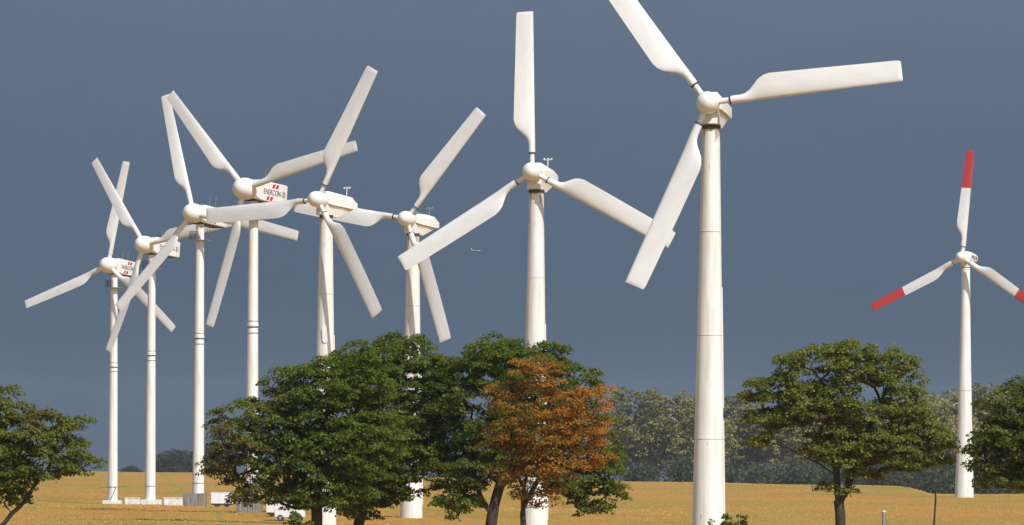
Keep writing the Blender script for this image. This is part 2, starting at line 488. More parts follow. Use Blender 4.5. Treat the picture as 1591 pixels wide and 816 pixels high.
MESH['slim', 'antenna'] = MB().tube([(0, 0, 0), (0, 0, 1.5)], 0.025, 6).box(-0.06, 0.06, -0.06, 0.06, 1.3, 1.52).mesh('antenna', M_grey)
MESH['slim', 'rod'] = MB().tube([(0, 0, 0), (0, 0, 1.75)], [0.03, 0.018], 6).mesh('antenna', M_grey)
def slash(x0, z0, h, wd, lean):
    """one red slanted bar on the right flank (plane x = const)"""
    return [(1.165, x0, z0), (1.165, x0 + wd, z0), (1.165, x0 + wd + lean, z0 + h), (1.165, x0 + lean, z0 + h)]
def slash_mesh(y, z):
    q = slash(y, z, 0.46, 0.44, 0.22)
    q2 = [(p[0] - 0.05, p[1], p[2]) for p in q]
    return MB().loft([q, q2]).mesh('red_stripe', M_red)
MESH['slim', 'stripes'] = [slash_mesh(3.75, 0.52), slash_mesh(4.40, 0.52), slash_mesh(2.75, -0.98), slash_mesh(3.40, -0.98)]
tm, tw_, th_ = text_mesh('ENERCON-33', 1.0, M_letter)
_sx, _sz = 4.1 / tw_, 0.62 / th_
for v in tm.vertices:
    x, y, z = v.co
    v.co = (1.165 + z, 2.15 + x * _sx, -0.31 + y * _sz)
MESH['slim', 'text'] = tm
# platform under the nacelle
MESH['slim', 'deck'] = MB().lathe([(0.54, -0.10), (1.30, -0.03), (1.42, 0.0), (1.42, 0.09), (0.54, 0.09)], 24, caps=False).mesh('platform_deck', M_grey, 40)
mb = MB()
for i in range(5):
    a = R(118 + i * 36)
    mb.tube([(1.38 * math.cos(a), 1.38 * math.sin(a), 0.08), (1.38 * math.cos(a), 1.38 * math.sin(a), 1.15)], 0.035, 6)
for z in (0.3, 0.58, 0.86, 1.15):
    mb.tube([(1.38 * math.cos(R(118 + i * 9)), 1.38 * math.sin(R(118 + i * 9)), z) for i in range(17)], 0.03, 6)
MESH['slim', 'rail'] = mb.mesh('railing', M_rail)
mb = MB()
for dx in (0.0, 0.32):
    mb.tube([(0.75 + dx, 0.2, 0.05), (0.78 + dx, 0.2, 0.8), (0.95 + dx, 0.25, 1.25), (0.85 + dx, 0.3, 1.7)], 0.035, 6)
for z in (0.25, 0.5, 0.75, 1.0):
    mb.tube([(0.78, 0.2, z), (1.10, 0.2, z)], 0.025, 5)
MESH['slim', 'ladder'] = mb.mesh('access_ladder', M_rail)

# stout type: stepped nacelle on a concrete tower
ST_OVER = 1.45
MESH['stout', 'hub'] = MB().lathe([(0.03, -1.28), (0.28, -1.23), (0.54, -1.08), (0.73, -0.82), (0.83, -0.45), (0.86, 0.0), (0.84, 0.45), (0.78, 0.72), (0.5, 0.74)], 28, 'Y').mesh('hub', M_nacelle, 50)
def upper_sec(hw, z0, z1, y, sl=0.55):
    return [(hw, y, z0), (hw, y, z0 + (z1 - z0) * sl), (hw * 0.52, y, z1), (-hw * 0.52, y, z1), (-hw, y, z0 + (z1 - z0) * sl), (-hw, y, z0)]
mb = MB().loft([upper_sec(0.84, -0.36, 0.92, 0.78, 0.5), upper_sec(0.94, -0.40, 1.0, 1.05, 0.55), upper_sec(0.95, -0.42, 0.86, 5.2, 0.62), upper_sec(0.86, -0.36, 0.50, 5.75, 0.7)])
MESH['stout', 'nacelle'] = mb.mesh('nacelle', M_nacelle, 25, 0.025)
mb = MB().loft([[(0.70, -0.35 + 1.1, -0.405), (-0.70, 0.75, -0.405), (-0.62, 0.55, -1.50), (0.62, 0.55, -1.50)],
                [(0.80, 3.6, -0.425), (-0.80, 3.6, -0.425), (-0.66, 2.55, -1.62), (0.66, 2.55, -1.62)],
                [(0.72, 5.3, -0.425), (-0.72, 5.3, -0.425), (-0.55, 4.2, -0.98), (0.55, 4.2, -0.98)]])
MESH['stout', 'belly'] = mb.mesh('nacelle_belly', M_nacelle, 25, 0.02)
MESH['stout', 'seam'] = MB().box(0.955, 0.985, 1.1, 5.15, -0.44, -0.39).mesh('side_ledge', M_nacelle)
MESH['stout', 'anemo'] = MB().tube([(0, 0, 0), (0, 0, 0.95)], 0.045, 6).tube([(-0.36, 0, 0.9), (0.36, 0, 0.9)], 0.035, 6).lathe([(0.02, 0.9), (0.1, 0.95), (0.1, 1.02), (0.02, 1.08)], 8).box(-0.42, -0.28, -0.07, 0.07, 0.9, 1.06).box(0.28, 0.42, -0.07, 0.07, 0.9, 1.06).mesh('anemometer_mast', M_nacelle)

# tall type: egg nacelle
TA_OVER = 1.9
MESH['tall', 'hub'] = MB().lathe([(0.03, -1.75), (0.34, -1.66), (0.66, -1.42), (0.92, -1.02), (1.06, -0.5), (1.12, 0.0), (1.10, 0.5), (1.04, 0.85), (0.7, 0.87)], 28, 'Y').mesh('hub', M_nacelle, 50)
def egg(sec):
    rr = []
    for y, hw, zc, hh in sec:
        rr.append([(hw * math.copysign(abs(math.cos(a)) ** 0.8, math.cos(a)), y, zc + hh * math.copysign(abs(math.sin(a)) ** 0.8, math.sin(a))) for a in [2 * math.pi * k / 20 for k in range(20)]])
    return MB().loft(rr)
MESH['tall', 'nacelle'] = egg([(0.92, 1.02, 0.05, 1.12), (1.4, 1.16, 0.12, 1.25), (3.0, 1.18, 0.22, 1.18), (4.8, 1.08, 0.34, 1.0), (5.9, 0.84, 0.42, 0.76), (6.5, 0.48, 0.46, 0.42), (6.7, 0.15, 0.46, 0.14)]).mesh('nacelle', M_nacelle, 50)

def flange(z, r, h=0.16, m=M_tower_slim, proud=0.05):
    return MB().lathe([(r - 0.05, z - h / 2), (r + proud, z - h / 2), (r + proud, z + h / 2), (r - 0.05, z + h / 2)], 28).mesh('flange', m, 30)

def turbine(kind, hub_px, d, yaw_deg, phi, label, base_py=None):
    hub = at(hub_px[0], hub_px[1], d)
    yaw = R(yaw_deg)
    back = Vector((math.sin(yaw), math.cos(yaw), 0))
    over = {'slim': SL_OVER, 'stout': ST_OVER, 'tall': TA_OVER}[kind]
    p = hub + back * over * math.cos(TILT)
    g = gz(p.x, p.y)
    root = empty('wind_turbine', (p.x, p.y, g))
    tag(root, label, 'wind turbine', 'wind turbines standing in the field')
    H = hub.z - g                                         # hub height above the foot
    hl = Vector((hub.x - p.x, hub.y - p.y, H))
    Rh = Matrix.Rotation(-yaw, 3, 'Z') @ Matrix.Rotation(-TILT, 3, 'X')
    eh = Rh.to_euler()
    rb = {'slim': 0.78, 'stout': 1.27, 'tall': 1.45}[kind]
    rt = {'slim': 0.52, 'stout': 0.67, 'tall': 0.80}[kind]
    ztop = H - {'slim': 1.30, 'stout': 1.95, 'tall': 1.45}[kind]
    rad = lambda z: rb + (rt - rb) * z / ztop
    if kind == 'slim':
        prof = [(rad(z), z) for z in np.linspace(-0.3, ztop, 12)]
        link('tower', MB().lathe(prof, 40).mesh('tower', M_tower_slim, 40), root)
        for z, m, h in ((H * 0.573, M_dark, 0.10), (H * 0.580, M_tower_slim, 0.30), (H * 0.555, M_grey, 0.09), (2.7 if H < 38 else 3.1, M_grey, 0.08), (H * 0.592, M_grey, 0.05)):
            link('flange', flange(z, rad(z), h, m), root)
        zd = H - 3.55
        dk = link('platform_deck', MESH['slim', 'deck'], root, (0, 0, zd))
        link('railing', MESH['slim', 'rail'], dk); link('access_ladder', MESH['slim', 'ladder'], dk)
        link('yaw_ring', MB().lathe([(0.6, ztop - 0.12), (0.74, ztop - 0.1), (0.74, ztop + 0.22), (0.6, ztop + 0.22)], 24).mesh('yaw_ring', M_dark, 40), root)
    elif kind == 'stout':
        # concrete shaft cast in segments: facets show as faint vertical lines
        n = 36
        prof = [(rad(z), z) for z in np.linspace(-0.5, ztop, 10)]
        tw = link('tower', MB().lathe(prof, n).mesh('tower', M_tower_stout), root)
        off = 31.6 - ztop
        tw.location.z = -off                               # keep the rust at the top whatever the height
        for v in tw.data.vertices: v.co.z += off
        for z in (ztop * 0.255, ztop * 0.505, ztop * 0.755):
            link('flange', flange(z, rad(z), 0.07, M_tower_stout, 0.022), root)
            link('flange', flange(z - 0.06, rad(z), 0.045, M_joint, 0.006), root)
        link('rust_ring', MB().lathe([(rt - 0.1, ztop), (rt + 0.03, ztop), (rt + 0.03, ztop + 0.13), (rt - 0.1, ztop + 0.13)], 28).mesh('rust_ring', M_rust, 40), root)
        link('yaw_ring', MB().lathe([(rt - 0.1, ztop + 0.135), (rt + 0.07, ztop + 0.135), (rt + 0.07, ztop + 0.36), (rt - 0.1, ztop + 0.36)], 28).mesh('yaw_ring', M_dark, 40), root)
        # cable duct up the right flank
        mb = MB()
        for z0, z1 in ((1.5, ztop * 0.30), (ztop * 0.33, ztop * 0.62)):
            ra, rbb = rad(z0), rad(z1)
            mb.tube([(ra - 0.02, 0.15, z0), (rbb - 0.02, 0.15, z1)], 0.085, 6)
        link('cable_duct', mb.mesh('cable_duct', M_tower_slim), root)
    else:
        prof = [(1.78, -0.4), (1.78, 0.0)] + [(0.78 + 1.0 * (1 - z / ztop) ** 1.35, z) for z in np.linspace(0.3, ztop, 18)]
        link('tower', MB().lathe(prof, 40).mesh('tower', M_tower_slim, 40), root)
        link('flange', flange(ztop - 0.35, 0.80, 0.1, M_dark, 0.03), root)
        link('yaw_ring', MB().lathe([(0.7, ztop), (0.86, ztop), (0.92, ztop + 0.25), (0.7, ztop + 0.25)], 24).mesh('yaw_ring', M_nacelle, 40), root)
        link('flange', flange(ztop * 0.46, 0.78 + 1.0 * 0.54 ** 1.35, 0.08, M_grey, 0.012), root)
    nc = link('nacelle', MESH[kind, 'nacelle'], root, hl, eh)
    if kind == 'slim':
        link('lettering', MESH['slim', 'text'], nc)
        for s in MESH['slim', 'stripes']: link('red_stripe', s, nc)
        link('roof_vent', MESH['slim', 'vent'], nc)
        link('underside_plate', MESH['slim', 'under'], nc); link('panel_seam', MESH['slim', 'seam'], nc); link('panel_seam', MESH['slim', 'seam'], nc, (-0.006, 4.0, 0))
        link('antenna', MESH['slim', 'rod'], nc, (0.2, 3.6, 1.16))
        link('antenna', MESH['slim', 'antenna'], nc, (0.2, 5.1, 1.16))
    elif kind == 'stout':
        link('nacelle_belly', MESH['stout', 'belly'], nc)
        link('side_ledge', MESH['stout', 'seam'], nc)
        if yaw_deg != 12: link('anemometer_mast', MESH['stout', 'anemo'], nc, (0.1, 4.7, 0.86))
    else:
        link('lettering', MESH['tall', 'text'], nc)
    link('hub', MESH[kind, 'hub'], root, hl, eh)
    for i in range(3):
        e = (Rh @ Matrix.Rotation(R(phi + 2.3 + 120 * i), 3, 'Y')).to_euler()
        b = link('blade', MESH[kind, 'blade'], root, hl, e)
        link('blade_neck', MESH[kind, 'neck'], b)
        link('root_collar', MESH[kind, 'collar'], b)
        if kind == 'tall': tag(link('blade_tip', MESH[kind, 'tip'], b), 'red painted outer third of a white blade')
    return root, rad, H

# small dark lettering along the flank of the egg nacelle
tm, tw_, th_ = text_mesh('ENERCON', 1.0, M_letter)
for v in tm.vertices:
    x, y, z = v.co
    yy = 1.7 + x * 3.0 / tw_
    v.co = (1.205 + z - max(0, yy - 3.0) * 0.055, yy, 0.05 + y * 0.62 / th_)
MESH['tall', 'text'] = tm

TB = [
 ('slim', (168, 412), 893, 30, 7.0, 'smallest and leftmost white wind turbine, slim tower on a low white plinth'),
 ('slim', (224, 380), 826, 37, 78.5, 'second wind turbine from the left, slim tower between two low white blocks'),
 ('slim', (300, 331), 743, 29, 100.0, 'third wind turbine from the left, on a grey boarded plinth'),
 ('slim', (380, 293), 660, 35, 72.5, 'fourth wind turbine from the left, boxy nacelle lettered ENERCON-33 in clear view'),
 ('stout', (494, 310), 597, 36, 24.0, 'fifth wind turbine from the left, its long stepped nacelle seen nearly side on'),
 ('stout', (632, 340), 640, 30, 36.5, 'sixth wind turbine from the left, rising behind the highest dome of the big trees'),
 ('stout', (827, 267), 526, 16.5, 115.0, 'white wind turbine behind the orange tree with one blade pointing straight up'),
 ('stout', (1100, 160), 433, 12, 80.5, 'tallest and nearest white wind turbine, rust streaks below its nacelle, shrub at its foot'),
 ('tall', (1495, 400), 1059, 26, 0.8, 'white wind turbine with red blade tips on the right, flaring tower'),
]
TUR = [turbine(*t) for t in TB]

# plinths, parts of their turbines
def plinth(i, px0, px1, py0, py1, depth, style):
    root = TUR[i][0]
    d = root.location.y
    a = at(px0, py1, d); b = at(px1, py0, d)
    x0, x1 = a.x - root.location.x, b.x - root.location.x
    z1 = b.z - root.location.z
    z0 = min(a.z - root.location.z, 0) - 0.4
    if style == 'white':
        link('plinth', MB().box(x0, x1, -depth, depth, z0, z1).mesh('plinth', M_plinth_w, None, 0.05), root)
        return
    pl = link('plinth', MB().box(x0 + 0.06, x1 - 0.06, -depth + 0.06, depth - 0.06, z0, z1 - 0.02).mesh('plinth', M_board), root)
    n = 9
    wd = (x1 - x0) / n
    rnd = random.Random(i)
    for k in range(n):
        dz = rnd.uniform(-0.05, 0.04); dy = rnd.uniform(0, 0.02)
        me = MB().box(x0 + k * wd + 0.02, x0 + (k + 1) * wd - 0.02, -depth - 0.0 - dy, -depth + 0.055, z0, z1 + dz).mesh('board', M_board)
        link('board', me, pl)
    for k in range(5):
        wy = 2 * depth / 5
        link('board', MB().box(x1 - 0.055, x1 + rnd.uniform(0, 0.02), -depth + k * wy + 0.075, -depth + (k + 1) * wy - 0.02, z0, z1 + rnd.uniform(-0.05, 0.03)).mesh('board', M_board), pl)
plinth(0, 160, 189, 777.5, 783, 1.5, 'white')
plinth(1, 219, 251, 776.5, 783, 1.5, 'white')
plinth(2, 284.5, 320, 766.5, 781, 1.4, 'board')
plinth(3, 367.5, 407, 772.5, 793.5, 1.4, 'board')
# rod and stay on the first turbine's foot
r0, rad0, H0 = TUR[0]
link('cable_stay', MB().tube([(-1.9, -0.75, 2.55), (2.4, -0.75, 2.75)], 0.035, 5).tube([(0.55, -0.95, 2.6), (0.1, -1.0, 1.4), (-0.55, -1.1, 0.4)], 0.05, 5).mesh('cable_stay', M_rail), r0)
# hatch on the fifth tower
r4, rad4, H4 = TUR[4]
zz = at(504, 520, r4.location.y).z - r4.location.z
rr_ = rad4(zz)
link('hatch', MB().loft([[(0.0 + 0.34 * math.cos(a), -rr_ - 0.10, zz + 0.95 * (0.55 * math.sin(a) + (0.45 if math.sin(a) > 0 else -0.45))) for a in [2 * math.pi * k / 14 for k in range(14)]],
                         [(0.0 + 0.34 * math.cos(a), -rr_ + 0.2, zz + 0.95 * (0.55 * math.sin(a) + (0.45 if math.sin(a) > 0 else -0.45))) for a in [2 * math.pi * k / 14 for k in range(14)]]]).mesh('hatch', M_tower_slim, 40, 0.03), r4)

# ------------------------------------------------------------------ low white blocks and vehicles between the turbines
def block(px0, px1, py0, py1, d, label, depth=1.1):
    a = at(px0, py1, d); b = at(px1, py0, d)
    cx = (a.x + b.x) / 2; g = gz(cx, d)
    root = empty('concrete_block', (cx, d, g))
    tag(root, label, 'block', 'low white blocks between the turbines')
    hw = (b.x - a.x) / 2; h = b.z - g
    link('body', MB().box(-hw, hw, -depth, depth, -0.3, h - 0.14).mesh('body', M_plinth_w, None, 0.03), root)
    link('cap_slab', MB().box(-hw - 0.06, hw + 0.06, -depth - 0.06, depth + 0.06, h - 0.137, h).mesh('cap_slab', M_plinth_w, None, 0.03), root)
    for k in range(4):
        x = -hw + (k + 0.5) * hw / 2
        link('side_panel', MB().box(x - hw * 0.2, x + hw * 0.2, -depth - 0.03, -depth + 0.02, 0.0, h - 0.25).mesh('side_panel', M_plinth_w), root)
block(194.5, 217.5, 773.5, 783, 842, 'low white block between the first and second wind turbine')
block(255, 284, 773.5, 782.5, 800, 'low white block between the second and third wind turbine')

def van(px0, px1, py0, py1, d, label):
    a = at(px0, py1, d); b = at(px1, py0, d)
    cx = (a.x + b.x) / 2; g = gz(cx, d)
    root = empty('delivery_van', (cx, d, g))
    tag(root, label, 'van')
    hl = (b.x - a.x) / 2; h = b.z - g; hw = 1.0
    def prof(x, z): return x * hl, z * h
    pts = [(-1, 0.16), (-1, 0.97), (-0.95, 1.0), (0.42, 1.0), (0.52, 0.95), (0.74, 0.56), (0.97, 0.46), (1.0, 0.40), (1.0, 0.16)]
    ring = lambda y: [(*prof(x, z), ) for x, z in pts]
    A = [(x * hl, -hw, z * h) for x, z in pts]; B = [(x * hl, hw, z * h) for x, z in pts]
    link('body', MB().loft([A, B]).mesh('body', M_vanwhite, 30, 0.05), root)
    link('side_window', MB().loft([[(0.20 * hl, y, 0.56 * h), (0.20 * hl, y, 0.88 * h), (0.46 * hl, y, 0.88 * h), (0.64 * hl, y, 0.56 * h)] for y in (-hw - 0.012, -hw + 0.03)]).mesh('side_window', M_glass), root)
    link('windscreen', MB().loft([[(0.535 * hl + 0.02, y, 0.93 * h + 0.01), (0.73 * hl + 0.02, y, 0.58 * h + 0.01), (0.73 * hl - 0.05, y, 0.58 * h - 0.03), (0.535 * hl - 0.05, y, 0.93 * h - 0.03)] for y in (-hw * 0.88, hw * 0.88)]).mesh('windscreen', M_glass), root)
    link('door', MB().loft([[(0.12 * hl, y, 0.20 * h), (0.12 * hl, y, 0.53 * h), (0.64 * hl, y, 0.53 * h), (0.64 * hl, y, 0.20 * h)] for y in (-hw - 0.010, -hw + 0.03)]).mesh('door', M_vanwhite, None, 0.01), root)
    for x in (-0.62, 0.66):
        for y in (-hw + 0.08, hw - 0.08):
            wl = link('wheel', MB().lathe([(0.12, -0.1), (0.30, -0.11), (0.34, -0.08), (0.34, 0.08), (0.30, 0.11), (0.12, 0.1)], 18, 'Y').mesh('wheel', M_tyre, 40), root, (x * hl, y - 0.06 * (1 if y < 0 else -1), 0.33))
            link('rim', MB().lathe([(0.05, -0.125), (0.19, -0.115), (0.19, 0.115), (0.05, 0.125)], 14, 'Y').mesh('rim', M_grey, 40), wl)
def trailer(px0, px1, py0, py1, d, label):
    a = at(px0, py1, d); b = at(px1, py0, d)
    cx = (a.x + b.x) / 2; g = gz(cx, d)
    root = empty('box_trailer', (cx, d, g))
    tag(root, label, 'trailer')
    hl = (b.x - a.x) / 2; h = b.z - g
    link('body', MB().box(-hl, hl, -1.0, 1.0, 0.42, h - 0.08).mesh('body', M_vanwhite, None, 0.04), root)
    link('roof', MB().box(-hl - 0.04, hl + 0.04, -1.04, 1.04, h - 0.077, h).mesh('roof', M_vanwhite, None, 0.02), root)
    link('chassis', MB().box(-hl * 0.95, hl * 0.95, -0.8, 0.8, 0.28, 0.417).mesh('chassis', M_dark), root)
    for k in range(3):
        x = -hl + (k + 0.5) * hl * 2 / 3
        link('side_panel', MB().box(x - hl * 0.30, x + hl * 0.30, -1.018, -0.98, 0.48, h - 0.16).mesh('side_panel', M_vanwhite), root)
    for x in (-0.45, 0.45):
        for y in (-0.86, 0.86):
            link('wheel', MB().lathe([(0.1, -0.09), (0.28, -0.1), (0.31, -0.07), (0.31, 0.07), (0.28, 0.1), (0.1, 0.09)], 16, 'Y').mesh('wheel', M_tyre, 40), root, (x * hl, y, 0.31))
trailer(328, 362, 765, 782, 715, 'white box trailer half hidden by the brownish leaves, right of the grey boarded plinth')
trailer(414, 446, 769, 794, 640, 'white box trailer behind the lowest leaves of the big green tree, left of its trunk')
van(427, 474, 775, 797, 618, 'white van with dark blue windows seen through leaves beside the big tree trunk')

# ------------------------------------------------------------------ trees
def leaf_mesh(name, P, Nn, S, tint, material, rng):
    """P centres, Nn normals, S sizes: one folded kite per leaf"""
    n = len(P)
    Nn = Nn / np.maximum(np.linalg.norm(Nn, axis=1, keepdims=True), 1e-6)
    rv = rng.normal(size=(n, 3))
    T = np.cross(Nn, rv); T /= np.maximum(np.linalg.norm(T, axis=1, keepdims=True), 1e-6)
    T[:, 2] -= 0.25                                       # tips hang
    T /= np.linalg.norm(T, axis=1, keepdims=True)
    B = np.cross(Nn, T); B /= np.maximum(np.linalg.norm(B, axis=1, keepdims=True), 1e-6)
    S = S[:, None]
    fold = Nn * S * 0.12
    V = np.stack([P - T * S * 0.5, P + B * S * 0.46 - T * S * 0.05 + fold, P + T * S * 0.55, P - B * S * 0.46 - T * S * 0.05 + fold], 1).reshape(-1, 3)
    me = bpy.data.meshes.new(name)
    me.vertices.add(4 * n); me.vertices.foreach_set('co', V.astype(np.float32).ravel())
    me.loops.add(4 * n); me.loops.foreach_set('vertex_index', np.arange(4 * n, dtype=np.int32))
    me.polygons.add(n); me.polygons.foreach_set('loop_start', np.arange(0, 4 * n, 4, dtype=np.int32))
    at_ = me.attributes.new('tint', 'FLOAT', 'FACE')
    at_.data.foreach_set('value', np.clip(tint, 0, 1).astype(np.float32))
    me.update(calc_edges=True)
    me.materials.append(material)
    return me

def grow(trunks, tips, rng, r_tip, bend=0.12):
    """join every leaf spray to the nearest wood; returns polylines with radii"""
    nodes, par = [], []
    for k, line in enumerate(trunks):
        prev = -1
        if k > 0:
            dd = [np.linalg.norm(q - line[0]) for q in nodes]; prev = int(np.argmin(dd))
        for i, p in enumerate(line):
            if k > 0 and i == 0 and np.linalg.norm(nodes[prev] - p) < 0.05: continue
            if prev >= 0:
                a = nodes[prev]; m = max(1, int(np.linalg.norm(p - a) / 0.35))
                for j in range(1, m + 1):
                    nodes.append(a + (p - a) * j / m + rng.normal(size=3) * (0.02 if j < m else 0)); par.append(prev); prev = len(nodes) - 1
            else:
                nodes.append(np.array(p, float)); par.append(-1); prev = 0
    z_first = nodes[0][2]
    base_n = len(nodes)
    NP = np.zeros((base_n + len(tips) * 9 + 50, 3)); NP[:base_n] = nodes; cnt = base_n
    zmin = nodes[0][2] + 0.45 * (np.max([n[2] for n in nodes]) - nodes[0][2]) * 0.6
    c0 = np.mean(nodes, axis=0)
    order = np.argsort([np.linalg.norm(t - c0) for t in tips])
    leafn = []
    for ti in order:
        t = tips[ti]
        q = NP[:cnt]
        dv = t - q
        ds = np.linalg.norm(dv, axis=1)
        cost = ds + 0.9 * np.maximum(0, q[:, 2] - t[2] + 0.1) + np.where(q[:, 2] < zmin, 3.0, 0)
        j = int(np.argmin(cost))
        a = NP[j]; L = ds[j]; m = int(np.clip(L / 0.3, 1, 8))
        sag = np.array([0, 0, 1.0]) * L * bend + rng.normal(size=3) * L * 0.05
        prev = j
        for s in range(1, m + 1):
            f = s / m
            NP[cnt] = a + (t - a) * f + sag * math.sin(math.pi * f) * (1 if m > 1 else 0)
            par.append(prev); prev = cnt; cnt += 1
        leafn.append(prev)
    load = np.zeros(cnt)
    for l in leafn: load[l] += 1
    for i in range(cnt - 1, 0, -1):
        if par[i] >= 0: load[par[i]] += max(load[i], 0.3)
    rad = r_tip * np.maximum(load, 0.6) ** (1 / 2.25)
    return NP[:cnt], np.array(par), rad, base_n

def wood_mesh(name, NP, par, rad, material, r_min=0.0, flare=None):
    ch = {}
    for i, p in enumerate(par): ch.setdefault(p, []).append(i)
    mb = MB()
    stack = [(0, [0])]
    starts = [0]
    while starts:
        s = starts.pop()
        line = [s] if par[s] < 0 else [par[s], s]
        cur = s
        while cur in ch:
            c = sorted(ch[cur], key=lambda i: -rad[i])
            starts += c[1:]
            cur = c[0]; line.append(cur)
        if len(line) < 2: continue
        rs = [rad[i] for i in line]
        if par[s] >= 0: rs[0] = rs[1]
        if max(rs) < r_min: continue
        n = 10 if max(rs) > 0.12 else 6 if max(rs) > 0.04 else 4
        if par[s] < 0 and flare:
            z0 = NP[0][2]
            rs = [r * (1 + 0.5 * math.exp(-(NP[i][2] - z0) / 0.4)) for r, i in zip(rs, line)]
        mb.tube([NP[i] for i in line], rs, n, caps=True)
    me = mb.mesh(name, material, 60)
    return me

def crown_points(lobes, rng, spacing, n_try=9000, shell=0.35):
    """spray centres: spaced through the lobes, denser toward their outside"""
    C = np.array([l[0] for l in lobes]); Rr = np.array([l[1] for l in lobes])
    vol = np.prod(Rr, axis=1); pr = vol ** 0.8; pr /= pr.sum()
    which = rng.choice(len(lobes), size=n_try, p=pr)
    dr = rng.normal(size=(n_try, 3)); dr /= np.linalg.norm(dr, axis=1, keepdims=True)
    rad = rng.uniform(shell ** 3, 1, n_try) ** (1 / 3)
    P = C[which] + dr * Rr[which] * rad[:, None]
    keep = []
    K = np.zeros((n_try, 3)); nk = 0
    for p in P:
        if nk and np.min(np.sum((K[:nk] - p) ** 2, axis=1)) < spacing ** 2: continue
        K[nk] = p; nk += 1
    return K[:nk]

def spray_leaves(tips, rng, rad_h, rad_v, n_leaf, size, tint_fn, centre, droop=0.22, down=-0.25):
    n = len(tips)
    cnt = rng.poisson(n_leaf, n)
    idx = np.repeat(np.arange(n), cnt)
    m = len(idx)
    sc = rng.uniform(0.7, 1.3, n)[idx]
    d = rng.normal(size=(m, 3)); d /= np.linalg.norm(d, axis=1, keepdims=True)
    lo = d[:, 2] < down
    d[lo, 2] *= -rng.uniform(0.0, 1.0, lo.sum())
    r = rng.uniform(0.35, 1.0, m) ** 0.5
    off = d * r[:, None] * np.stack([rad_h * sc, rad_h * sc, rad_v * sc], 1)
    off[:, 2] -= droop * (np.hypot(off[:, 0], off[:, 1]) ** 2) / rad_h
    P = tips[idx] + off
    outw = tips[idx] - centre; outw /= np.maximum(np.linalg.norm(outw, axis=1, keepdims=True), 1e-6)
    Nn = 0.55 * d + 0.30 * outw + np.array([0, 0, 0.55]) + rng.normal(size=(m, 3)) * 0.50
    S = size * rng.uniform(0.5, 1.45, m)
    ct = tint_fn(tips)[idx] + rng.normal(size=m) * 0.10
    return P, Nn, S, ct

def tree(name, label, d, lobes_px, trunks_px, material, bough=0.55, sprays=7, hole=-0.40, n_leaf=44, size=0.094, rad=(0.29, 0.19), tint=None, seed=1, bark=M_bark,
         group='trees in front of the field', r_tip=0.018, cat='tree', shell=0.35, pz=0.9, extra=None):
    rng = np.random.default_rng(seed)
    s = d / FPX
    first = trunks_px[0][0]
    base = at(first[0], first[1], d)
    g = gz(base.x, d)
    origin = Vector((base.x, d, g))
    lobes = []
    for l in lobes_px:
        px, py, rx, ry = l[:4]; dy = l[4] if len(l) > 4 else 0.0
        ryy = l[5] if len(l) > 5 else max(rx, ry) * s * pz
        c = at(px, py, d) + Vector((0, dy, 0)) - origin
        lobes.append((np.array(c), np.maximum(np.array((rx * s, ryy, ry * s)) - 0.13, 0.2)))
    trunks = []
    for k, line in enumerate(trunks_px):
        pts = []
        for q in line:
            p = at(q[0], q[1], d) - origin; p.y += q[2] if len(q) > 2 else 0
            pts.append(np.array(p))
        if k == 0: pts = [np.array((pts[0][0] * 0.6, pts[0][1], -0.25))] + pts
        trunks.append(pts)
    boughs = crown_points(lobes, rng, bough, shell=shell)
    keep = np.array([mnoise.noise(Vector(q) * 0.62 + Vector((seed * 3.7, 0, 0))) for q in boughs]) > hole
    boughs = boughs[keep]
    tips = []
    for q in boughs:
        br = bough * rng.uniform(0.55, 1.05)
        for k in range(sprays):
            a = rng.uniform(0, 2 * math.pi); e = math.sqrt(rng.uniform(0, 1))
            tips.append(q + np.array((br * e * math.cos(a), br * e * math.sin(a), 0.62 * br * math.sqrt(1 - e * e) - 0.25 * br * e)) + rng.normal(size=3) * 0.05)
    tips = np.array(tips)
    tt = np.concatenate([boughs, tips])
    cen = np.mean(tips, axis=0) - np.array([0, 0, 1.0])
    NP, par, rw, bn = grow(trunks, boughs, rng, r_tip)
    print(name, len(boughs), len(tips), len(tips) * n_leaf)
    root = empty(name, origin)
    tag(root, label, cat, group)
    link('trunk', wood_mesh('trunk', NP, par, rw, bark, flare=True), root)
    tf = tint or (lambda t: 0.3 + 0.12 * rng.normal(size=len(t)))
    P, Nn, S, ct = spray_leaves(tips, rng, rad[0], rad[1], n_leaf, size, tf, cen)
    link('crown', leaf_mesh('crown', P, Nn, S, ct, material, rng), root)
    return root, tips

def green_tint(rng, base=0.30, sd=0.10, brown=None, s=None):
    """per-spray leaf colour; brown = list of (x, z, r, amount) in the tree's own metres"""
    def f(t):
        v = base + sd * rng.normal(size=len(t))
        if brown:
            for bx, bz, br, am in brown:
                k = np.exp(-(((t[:, 0] - bx) / br) ** 2 + ((t[:, 2] - bz) / br) ** 2))
                v = v + am * k * rng.uniform(0.5, 1.2, len(t))
        return v
    return f

def brown_px(trunk_px, d, spots):
    b = at(trunk_px[0], trunk_px[1], d); g = gz(b.x, d)
    r = []
    for px, py, rp, am in spots:
        p = at(px, py, d); r.append((p.x - b.x, p.z - g, rp * d / FPX, am))
    return r

D0 = 221.0
